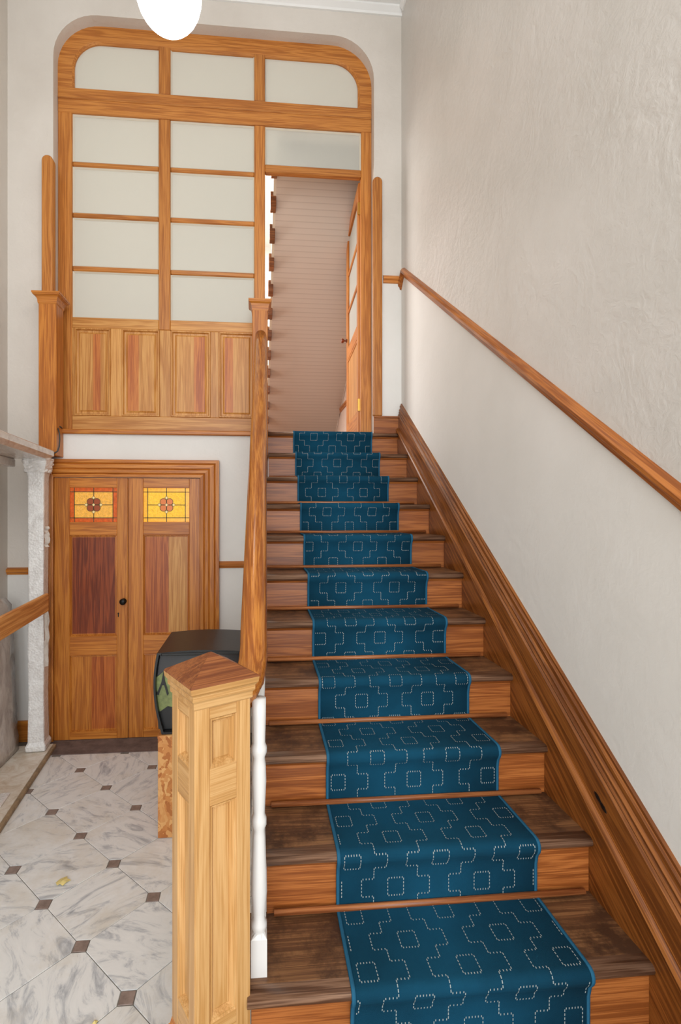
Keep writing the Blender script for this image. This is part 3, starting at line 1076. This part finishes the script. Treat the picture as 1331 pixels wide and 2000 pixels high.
def stop_z(y):
    return 0.715 + 0.695 * (y - 1.2427)


# wall string: flat board, bead, fluted upper moulding
y0, y1 = 0.55, 3.802
mesh('wall_string', [(x, y, z) for x in (ST_R, XR) for (y, z) in ((y0, 0.001), (y1, 0.001), (y1, bead_z(y1)), (y0, max(0.02, bead_z(y0))))],
     [(0, 1, 2, 3), (7, 6, 5, 4), (0, 4, 5, 1), (1, 5, 6, 2), (2, 6, 7, 3), (3, 7, 4, 0)], 'string', sc)
pr_ = [(0.0, 0.0), (-0.012, 0.004), (-0.017, 0.014), (-0.012, 0.024), (0.002, 0.03), (0.002, 0.15), (0.010, 0.158), (0.006, 0.17), (0.013, 0.18), (0.009, 0.196), (0.018, 0.206), (0.016, 0.232), (0.023, 0.24), (0.023, 0.252), (0.0327, 0.256), (0.0327, 0.0)]


def ps_z(y, b):
    return bead_z(y) + (stop_z(y) - bead_z(y)) * b / 0.256


V, F = [], []
m_ = len(pr_)
for y in (y0, y1):
    V += [(ST_R + a, y, ps_z(y, b)) for a, b in pr_]
F = [(j, (j + 1) % m_, m_ + (j + 1) % m_, m_ + j) for j in range(m_)] + [tuple(range(m_ - 1, -1, -1)), tuple(range(m_, 2 * m_))]
mesh('string_moulding', V, F, 'string', sc)
kn = []
for i in range(12):
    a = 2 * math.pi * i / 12
    u, v = 0.034 * math.cos(a), 0.0055 * math.sin(a) * (1.4 if i % 3 else 0.7)
    kn.append((1.515 + u * 0.82 - v * 0.57, 0.735 + u * 0.57 + v * 0.82))
prism('knot', kn, 'x', ST_R - 0.0005, ST_R + 0.004, 'iron', sc)
# outer side: stepped spandrel under the treads
pts = [(YK[1] + 0.045, 0.0)]
for k in range(1, 11):
    pts += [(YK[k] + 0.045, ZK[k] - TH - 0.001), (YK[k + 1] + 0.045, ZK[k] - TH - 0.001)]
pts += [(YK[11] + 0.01, ZK[10]), (YK[11] + 0.01, 0.0)]
pts = [p if p[0] < 3.78 else (3.78, p[1]) for p in pts]
prism('spandrel_panel', pts, 'x', 0.036, 0.06, 'white_paint', sc)

# handrail with a sweep down into the newel


def rail_z(y):
    return 1.110 + 0.764 * (y - 1.3)


path = []
for i in range(15):
    t = i / 14
    y = 3.69 + (1.60 - 3.69) * t
    x = 0.042 + (-0.003 - 0.042) * t
    path.append((x, y, rail_z(y)))
path += [(-0.004, 1.54, rail_z(1.54)), (-0.004, 1.49, rail_z(1.49)), (-0.007, 1.45, rail_z(1.45) - 0.001), (-0.015, 1.415, rail_z(1.415) - 0.003),
         (-0.032, 1.388, rail_z(1.388) - 0.006), (-0.068, 1.362, rail_z(1.362) - 0.010)]
hp = [(-0.022, -0.045), (0.022, -0.045), (0.026, -0.03), (0.038, -0.018), (0.0405, 0.0), (0.038, 0.02), (0.030, 0.036), (0.016, 0.046), (0, 0.0485),
      (-0.016, 0.046), (-0.030, 0.036), (-0.038, 0.02), (-0.0405, 0.0), (-0.038, -0.018), (-0.026, -0.03)]
sweep('handrail', path, hp, 'rail', sc)
# post at the stair head
tp = box('top_post', -0.0206, 0.0925, 3.68, 3.80, 1.75, 3.16, 'door_z', sc, 0.004)
loft('post_cap', 0.036, 3.74, 0.0566, 0.06, [(a * 0.8, 3.124 + b) for a, b in PCAP], 'door_x', tp)

# turned white balusters
bp_mesh = None
BX = 0.0105


def baluster(y, k):
    global bp_mesh
    zb_ = ZK[k]
    zt_ = rail_z(y) - 0.055 if y > 1.42 else rail_z(1.435) - 0.06
    H = zt_ - zb_
    prof = [(0.5, 'sq'), ]
    V, F = [], []
    s = 0.0215
    seg = 12
    # base block
    def ring(r, z, sq=False):
        out = []
        for i in range(seg):
            a = 2 * math.pi * (i + 0.5) / seg
            c, d = math.cos(a), math.sin(a)
            if sq:
                q = max(abs(c), abs(d))
                c, d = c / q, d / q
            out.append((BX + r * c, y + r * d, zb_ + z))
        return out
    rg = [(s, 0.0, 1), (s, 0.10, 1), (0.016, 0.110, 0), (0.022, 0.122, 0), (0.022, 0.134, 0), (0.016, 0.146, 0), (0.018, 0.165, 0), (0.0225, 0.22, 0), (0.0215, 0.27, 0),
          (0.017, H * 0.5, 0), (0.0155, H * 0.52, 0), (0.021, H * 0.54, 0), (0.021, H * 0.56, 0), (0.0155, H * 0.58, 0), (0.017, H * 0.6, 0), (0.0205, H * 0.7, 0), (0.019, H - 0.18, 0),
          (0.016, H - 0.16, 0), (0.022, H - 0.145, 0), (0.022, H - 0.133, 0), (0.017, H - 0.12, 0), (0.0195, H - 0.05, 0), (0.0195, H, 0)]
    for r, z, q in rg:
        V += ring(r, z, q)
    for i in range(len(rg) - 1):
        F += [(i * seg + j, i * seg + (j + 1) % seg, (i + 1) * seg + (j + 1) % seg, (i + 1) * seg + j) for j in range(seg)]
    F += [tuple(range(seg - 1, -1, -1)), tuple(range((len(rg) - 1) * seg, len(rg) * seg))]
    o = mesh('baluster', V, F, 'white_paint', sc)
    for p in o.data.polygons:
        zc_ = p.center.z - zb_
        p.use_smooth = 0.112 < zc_ < H
    return o


for k in range(1, 10):
    for dy in (0.085, 0.205):
        if k == 9 and dy > 0.1:
            continue
        baluster(YK[k] + dy, k)

# newel: square, turned about thirty degrees to the flight
NC = Vector((-0.116, 1.3375, 0))
NX = Matrix.Translation(NC) @ Matrix.Rotation(math.radians(29.6), 4, 'Z')
HS = 0.0765
nw = box('newel_post', -HS + 0.03, HS - 0.03, -HS + 0.03, HS - 0.03, 0.001, 1.20, 'pine_z', sc, 0, NX)
nw['label'] = 'panelled pale pine newel post with pyramid cap'
SW = 0.040
for sx in (-1, 1):
    for sy in (-1, 1):
        box('stile', min(sx * HS, sx * (HS - SW)), max(sx * HS, sx * (HS - SW)), min(sy * HS, sy * (HS - SW)), max(sy * HS, sy * (HS - SW)), 0.001, 1.20, 'pine_z', nw, 0.002, NX)
for i in range(4):
    R4 = NX @ Matrix.Rotation(math.radians(90 * i), 4, 'Z')
    w = HS - SW
    for a, b in ((1.150, 1.20), (0.935, 1.027), (0.30, 0.40)):
        box('rail', -w, w, -HS + 0.0005, -HS + 0.02, a, b, 'pine_x', nw, 0.001, R4)
    for a, b in ((1.027, 1.150), (0.40, 0.935)):
        panel('panel', -w, w, a, b, -HS + 0.0005, [(0, 0), (0.003, -0.003), (0.006, -0.003), (0.014, -0.015), (0.018, -0.013)], [(1.0, 'pine_z')], nw, R4)
loft('cap', 0, 0, HS, HS, [(0.0, 1.178), (0.004, 1.182), (0.004, 1.196), (0.009, 1.203), (0.009, 1.214), (0.015, 1.222), (0.017, 1.236), (0.0145, 1.241), (-0.074, 1.292)], None, nw, NX,
     mats=['pine_x', 'cap'], fm=[0] * 24 + [1] * 8 + [0, 1])
loft('plinth', 0, 0, HS, HS, [(0.016, 0.001), (0.016, 0.27), (0.012, 0.29), (0.004, 0.30), (0.0, 0.318)], 'door_x', nw, NX)

# ------------------------------------------------------------------ carpet runner
RP = []                            # (y, z, nosing?) along the runner, from the bottom up
for k in range(0, 12):
    y, z = YK[k], ZK[k]
    zb = ZK[k - 1] if k else 0.0
    if k:
        RP += [(y + 0.013, zb + 0.010), (y + 0.0125, z - 0.075), (y + 0.006, z - 0.045)]
    RP += [(y - 0.004, z - 0.031), (y - 0.0085, z - 0.020), (y - 0.0085, z - 0.008), (y - 0.004, z + 0.002), (y + 0.006, z + 0.008), (y + 0.02, z + 0.0095), (y + 0.06, z + 0.009)]
    if k < 11:
        RP += [(y + 0.16, z + 0.008), (YK[k + 1] + 0.008, z + 0.008)]
RP = RP[0:] + [(YK[11] + 0.09, ZK[11] + 0.008)]
LEN = [0.0]
for a, b in zip(RP, RP[1:]):
    LEN.append(LEN[-1] + math.hypot(b[0] - a[0], b[1] - a[1]))
NRM = []
for i in range(len(RP)):
    a, b = RP[max(0, i - 1)], RP[min(len(RP) - 1, i + 1)]
    ty, tz = b[0] - a[0], b[1] - a[1]
    l = math.hypot(ty, tz) or 1
    NRM.append((-tz / l, ty / l))


def redge(y):
    t = (y - 1.29) / 2.51
    return 0.249 + 0.037 * t, 0.913 - 0.022 * t


def at_len(s):
    lo, hi = 0, len(LEN) - 1
    while hi - lo > 1:
        m_ = (lo + hi) // 2
        if LEN[m_] <= s:
            lo = m_
        else:
            hi = m_
    t = (s - LEN[lo]) / max(1e-9, LEN[hi] - LEN[lo])
    y = RP[lo][0] + (RP[hi][0] - RP[lo][0]) * t
    z = RP[lo][1] + (RP[hi][1] - RP[lo][1]) * t
    ny = NRM[lo][0] + (NRM[hi][0] - NRM[lo][0]) * t
    nz = NRM[lo][1] + (NRM[hi][1] - NRM[lo][1]) * t
    return y, z, ny, nz


rn = root('stair_runner', (0.58, 1.29, 0.41), 'blue carpet runner with dashed cross pattern down the middle of the stairs', 'carpet')


def ribbon(name, x_of, up, mat, down=0.006, parent=rn):
    V, F = [], []
    for (y, z), (ny, nz) in zip(RP, NRM):
        a, b = x_of(y)
        V += [(a, y + ny * up, z + nz * up), (b, y + ny * up, z + nz * up), (b, y - ny * down, z - nz * down), (a, y - ny * down, z - nz * down)]
    for i in range(len(RP) - 1):
        for j in range(4):
            F.append((4 * i + j, 4 * i + (j + 1) % 4, 4 * i + 4 + (j + 1) % 4, 4 * i + 4 + j))
    F += [(3, 2, 1, 0), tuple(range(4 * len(RP) - 4, 4 * len(RP)))]
    o = mesh(name, V, F, mat, parent)
    for p in o.data.polygons:
        p.use_smooth = abs(p.normal.x) < 0.5
    return o


ribbon('carpet', lambda y: (redge(y)[0] + 0.009, redge(y)[1] - 0.009), 0.0, 'carpet')
ribbon('binding', lambda y: (redge(y)[0], redge(y)[0] + 0.010), 0.0015, 'binding')
ribbon('binding', lambda y: (redge(y)[1] - 0.010, redge(y)[1]), 0.0015, 'binding')
# woven dashes: squares inside stepped crosses
PP, RR = 0.282, 0.094
SQW, SQH = 0.0255, 0.0275
BRX, STX = 0.1095, 0.070
SV, SFc = [], []
XC = 0.583


def stitch(x, s, dx, ds):
    if s < 0.003 or s + 0.01 > LEN[-1]:
        return
    y, z, _, _ = at_len(s)
    a, b = redge(y)
    if x < a + 0.014 or x > b - 0.014:
        return
    k = len(SV)
    for (sx, ss) in ((-1, -1), (1, -1), (1, 1), (-1, 1)):
        y, z, ny, nz = at_len(max(0, s + ss * ds))
        SV.append((x + sx * dx, y + ny * 0.0012, z + nz * 0.0012))
    SFc.append((k, k + 1, k + 2, k + 3))


def hline(x0, x1, s):
    n = max(2, round(abs(x1 - x0) / 0.0088))
    for i in range(n):
        stitch(x0 + (x1 - x0) * (i + 0.5) / n, s, 0.0013, 0.0026)


def vline(x, s0, s1):
    n = max(2, round(abs(s1 - s0) / 0.0108))
    for i in range(n):
        stitch(x, s0 + (s1 - s0) * (i + 0.5) / n, 0.0013, 0.0034)


# phase: a row with two squares on the fourth riser
s_ref = None
for i, (y, z) in enumerate(RP):
    if s_ref is None and abs(z - (ZK[4] - 0.075)) < 1e-6 and y > YK[4]:
        s_ref = LEN[i] - 0.018
nrow = int(LEN[-1] / RR) + 4
for q in range(-nrow, nrow):
    s = s_ref + q * RR
    if s < -0.2 or s > LEN[-1] + 0.2:
        continue
    sh = PP / 2 if q % 2 == 0 else 0.0
    for c in range(-3, 4):
        cx = XC + sh + c * PP
        for e in (-1, 1):
            hline(cx - SQW, cx + SQW, s + e * SQH)
            vline(cx + e * SQW, s - SQH, s + SQH)
            vline(cx + e * BRX, s - SQH, s + SQH)
            for g in (-1, 1):
                hline(cx + e * STX, cx + e * BRX, s + g * SQH)
            vline(cx + e * STX, s + SQH, s + RR - SQH)
o = mesh('woven_dashes', SV, SFc, 'stitch', rn)
o['kind'] = 'stuff'

# ------------------------------------------------------------------ pendant lamp
pl = root('pendant_lamp', (-0.385, 2.3, 3.84), 'glowing white opal globe hanging above the stair hall', 'lamp')
m, nt, b = newmat('lit_opal_glass')
b.inputs['Base Color'].default_value = (1, 1, 1, 1)
b.inputs['Emission Color'].default_value = (1.0, 0.96, 0.9, 1)
b.inputs['Emission Strength'].default_value = 9.0
M['opal'] = m
gp = [(0.145 * math.sin(math.radians(a)), -0.16 * math.cos(math.radians(a))) for a in range(2, 160, 6)]
lathe('globe', gp, 'opal', pl, (-0.385, 2.3, 3.98), 28)
lathe('gallery', [(0.05, 0.13), (0.062, 0.14), (0.062, 0.175), (0.03, 0.2), (0.012, 0.23), (0.012, 0.24)], 'brass', pl, (-0.385, 2.3, 3.98), 18)
lathe('rod', [(0.006, 0.23), (0.006, ZC - 3.98)], 'brass', pl, (-0.385, 2.3, 3.98), 10)
lathe('ceiling_rose', [(0.05, ZC - 3.98), (0.05, ZC - 3.98 - 0.01), (0.02, ZC - 3.98 - 0.03), (0.008, ZC - 3.98 - 0.04)], 'brass', pl, (-0.385, 2.3, 3.98), 18)

# ------------------------------------------------------------------ wrapped stone surround at the left wall
AX = math.radians(5.2)
SX = Matrix.Translation((-1.39, 3.62, 0)) @ Matrix.Rotation(AX, 4, 'Z')
# local frame: y runs back along the front edge (negative = nearer), x=0 is the front of the shelf
sr = root('stone_surround', (-1.5, 3.3, 0), 'white marble chimneypiece wrapped in bubble film at the left wall', 'mantelpiece')
loft('shelf', -0.185, -0.72, 0.185, 0.74, [(-0.03, 2.02), (-0.012, 2.035), (0.0, 2.045), (0.0, 2.078), (-0.006, 2.084)], 'film_shelf', sr, SX)
for yc in (0.035, -1.45):
    c = loft('column', -0.105, yc, 0.052, 0.06, [(0.014, 0.025), (0.014, 0.06), (0.002, 0.085), (-0.002, 0.4), (0.002, 0.75), (-0.003, 1.05), (0.0, 1.5), (0.001, 1.9), (0.012, 1.95), (0.022, 1.985), (0.026, 2.03)], 'film_white', sr, SX)
    md = c.modifiers.new('b', 'BEVEL')
    md.width = 0.012
    md.segments = 2
box('lintel', -0.30, -0.24, -1.42, 0.0, 1.965, 2.02, 'film_shelf', sr, 0.006, SX)
# loose ends of the film
rnd = random.Random(3)
for (x0, yy, z0, z1) in ((-0.048, -0.03, 0.60, 0.98), (-0.046, -0.028, 1.42, 1.56)):
    V, F = [], []
    n = 10
    for i in range(n + 1):
        z = z0 + (z1 - z0) * i / n
        wob = rnd.uniform(-0.006, 0.006)
        V += [(x0 + wob, yy, z), (x0 + 0.016 + wob + rnd.uniform(0, 0.012), yy + 0.02, z)]
    F = [(2 * i, 2 * i + 1, 2 * i + 3, 2 * i + 2) for i in range(n)]
    mesh('film_tail', V, F, 'film_shelf', sr, X=SX)
# crumpled film bunched at the column head
V, F = [], []
nu, nv = 22, 8
for j in range(nv + 1):
    for i in range(nu):
        a = 2 * math.pi * i / nu
        q = max(abs(math.cos(a)), abs(math.sin(a)))
        rr = (0.074 + 0.016 * j / nv + rnd.uniform(-0.007, 0.008))
        V.append((-0.105 + rr * math.cos(a) / q ** 0.7, 0.035 + rr * 1.05 * math.sin(a) / q ** 0.7, 1.93 + 0.1 * j / nv))
for j in range(nv):
    F += [(j * nu + i, j * nu + (i + 1) % nu, (j + 1) * nu + (i + 1) % nu, (j + 1) * nu + i) for i in range(nu)]
mesh('bunched_film', V, F, 'film_white', sr, X=SX)

sl = root('stone_slab', (-1.55, 3.2, 0), 'flat rough marble slab on the floor under the wrapped column', 'stone slab')
box('slab', -0.36, -0.022, -1.35, 0.09, 0.002, 0.022, 'slab', sl, 0.004, SX)
box('edge_strip', -0.022, 0.0, -1.35, 0.075, 0.002, 0.026, 'slab_edge', sl, 0.003, SX)
fr = box('stone_fragment', -0.13, -0.075, -0.70, -0.55, 0.023, 0.034, 'film_white', None, 0.006, SX @ Matrix.Translation((0, 0, 0)))
tag(fr, 'small white stone offcut lying on the marble slab', 'stone')

pk = box('wooden_plank', -0.004, 0.022, -1.30, -0.165, 1.005, 1.125, 'bar_y', None, 0.008, SX, 2)
tag(pk, 'orange pine plank laid level across the front of the wrapped column', 'plank')

# film-wrapped panel standing behind the column
V, F = [], []
nu, nv = 18, 22
rnd = random.Random(11)
for side in (0, 1):
    for j in range(nv + 1):
        for i in range(nu + 1):
            y = 2.35 + (3.62 - 2.35) * i / nu
            t = j / nv
            h = 1.06 + 0.012 * math.sin(i * 1.9) + 0.012 * math.sin(i * 0.7 + 1)
            x = (-1.618 if side == 0 else -1.70) + (0.0 if j in (0,) else rnd.uniform(-0.004, 0.005)) - 0.045 * t
            if j == nv:
                x = -1.66 - 0.045
            V.append((x, y, 0.03 + (h - 0.03) * t))
S = (nu + 1) * (nv + 1)
for side in (0, 1):
    for j in range(nv):
        for i in range(nu):
            a = side * S + j * (nu + 1) + i
            F.append((a, a + 1, a + nu + 2, a + nu + 1) if side == 0 else (a, a + nu + 1, a + nu + 2, a + 1))
for j in range(nv):
    for i in (0, nu):
        a = j * (nu + 1) + i
        F.append((a, a + nu + 1, S + a + nu + 1, S + a))
for i in range(nu):
    F.append((i, S + i, S + i + 1, i + 1))
    a = nv * (nu + 1) + i
    F.append((a, a + 1, S + a + 1, S + a))
o = mesh('wrapped_panel', V, F, 'film_grey', smooth=True)
tag(o, 'grey stone panel in wrinkled film leaning against the left wall', 'stone panel')

# ------------------------------------------------------------------ black cabinet on a chipboard box
ob = root('chipboard_box', (-0.29, 2.8, 0), 'flake board box on the marble floor behind the newel', 'box')
box('front_board', -0.492, -0.085, 2.615, 2.633, 0.002, 0.508, 'osb', ob, 0.001)
box('side_board', -0.492, -0.474, 2.633, 3.06, 0.002, 0.508, 'osb', ob, 0.001)
box('side_board', -0.103, -0.085, 2.633, 3.06, 0.002, 0.508, 'osb', ob, 0.001)
box('top_board', -0.494, -0.083, 2.612, 3.062, 0.508, 0.522, 'osb', ob, 0.001)

bc = root('black_cabinet', (-0.279, 2.85, 0.522), 'black plastic cabinet with bulging sides and green print on a flake board box', 'cabinet')


def cab_profile(ins):
    xc = -0.279
    right = []
    for i in range(13):
        t = i / 12
        z = 0.5235 + ins + (0.938 - 0.5235 - 2 * ins) * t
        hw = 0.172 + 0.066 * math.sin(math.pi * (0.12 + 0.62 * t)) - ins
        right.append((xc + hw, z))
    top_ = [(xc + right[-1][0] - xc - 0.0, right[-1][1])]
    k = right[-1][0] - xc
    dome = [(xc + k * (1 - 2 * i / 8), 0.938 - ins + 0.012 * math.sin(math.pi * i / 8)) for i in range(1, 8)]
    left = [(2 * xc - p[0], p[1]) for p in reversed(right)]
    return right + dome + left


po, pi_ = cab_profile(0.0), cab_profile(0.010)
n = len(po)
V = [(p[0], 2.625, p[1]) for p in po] + [(p[0], 2.625, p[1]) for p in pi_] + [(p[0], 3.085, p[1]) for p in po] + [(p[0], 2.67, p[1]) for p in pi_]
F = []
for i in range(n):
    j = (i + 1) % n
    F += [(i, j, n + j, n + i), (i, 2 * n + i, 2 * n + j, j), (n + i, n + j, 3 * n + j, 3 * n + i)]
F.append(tuple(range(2 * n, 3 * n)))
mesh('shell', V, F, 'black', bc)
fp = prism('front_panel', cab_profile(0.012), 'y', 2.662, 2.675, 'black_gloss', bc)
prism('green_print', [(-0.513, 0.80), (-0.47, 0.835), (-0.40, 0.80), (-0.30, 0.83), (-0.18, 0.80), (-0.06, 0.82), (-0.045, 0.70), (-0.08, 0.62), (-0.2, 0.655), (-0.32, 0.625), (-0.44, 0.65), (-0.495, 0.615)], 'y', 2.658, 2.664, 'leafprint', fp)
prism('black_base', [(-0.497, 0.54), (-0.061, 0.54), (-0.055, 0.63), (-0.2, 0.66), (-0.33, 0.63), (-0.45, 0.655), (-0.502, 0.62)], 'y', 2.655, 2.661, 'black', fp)
for pts in ([(-0.515, 0.72), (-0.50, 0.735), (-0.482, 0.78), (-0.472, 0.835), (-0.462, 0.78), (-0.445, 0.72), (-0.452, 0.71), (-0.468, 0.765), (-0.478, 0.765), (-0.495, 0.715)],
            [(-0.37, 0.66), (-0.34, 0.81), (-0.31, 0.68)], [(-0.22, 0.67), (-0.19, 0.79), (-0.15, 0.66)]):
    prism('tree_shape', pts, 'y', 2.654, 2.6595, 'black', fp)
box('lid_edge', -0.476, -0.082, 2.618, 2.63, 0.925, 0.939, 'black', bc, 0.003)

# ------------------------------------------------------------------ small things
cb = tube('electric_cable', [(-1.386, 3.77, 2.262), (-1.392, 3.745, 2.27), (-1.40, 3.725, 2.262), (-1.388, 3.705, 2.245), (-1.374, 3.69, 2.21), (-1.37, 3.683, 2.17), (-1.372, 3.68, 2.12), (-1.382, 3.676, 2.085), (-1.405, 3.668, 2.068), (-1.43, 3.66, 2.062)], 0.005, 'cable')
tag(cb, 'thin dark cable looping down beside the left end post', 'cable')
V = [(-0.05, 0, 0.003), (-0.028, 0.022, 0.006), (-0.006, 0.026, 0.009), (0.012, 0.04, 0.006), (0.022, 0.018, 0.009), (0.05, 0.012, 0.004), (0.03, -0.008, 0.008), (0.012, -0.03, 0.005), (-0.012, -0.02, 0.009), (-0.03, -0.024, 0.005), (0, 0, 0.013)]
V = [(-0.857 + a * 0.62, 2.342 + b * 0.8, c) for a, b, c in V]
lf = mesh('fallen_leaf', V + [(a, b, c - 0.002) for a, b, c in V], [(i, (i + 1) % 10, 10) for i in range(10)] + [((i + 1) % 10 + 11, i + 11, 21) for i in range(10)] + [(i, i + 11, (i + 1) % 10 + 11, (i + 1) % 10) for i in range(10)], 'leaf')
tag(lf, 'curled yellow leaf lying on the marble floor', 'leaf')
cr = mesh('leaf_crumb', [(-0.519 + a, 1.69 + b, c) for a, b, c in ((-0.008, -0.004, 0.001), (0.006, -0.007, 0.002), (0.01, 0.005, 0.001), (-0.003, 0.009, 0.002), (0, 0, 0.008))], [(0, 1, 4), (1, 2, 4), (2, 3, 4), (3, 0, 4), (3, 2, 1, 0)], 'leaf')
tag(cr, 'tiny brown crumb on the marble floor beside the newel', 'debris')
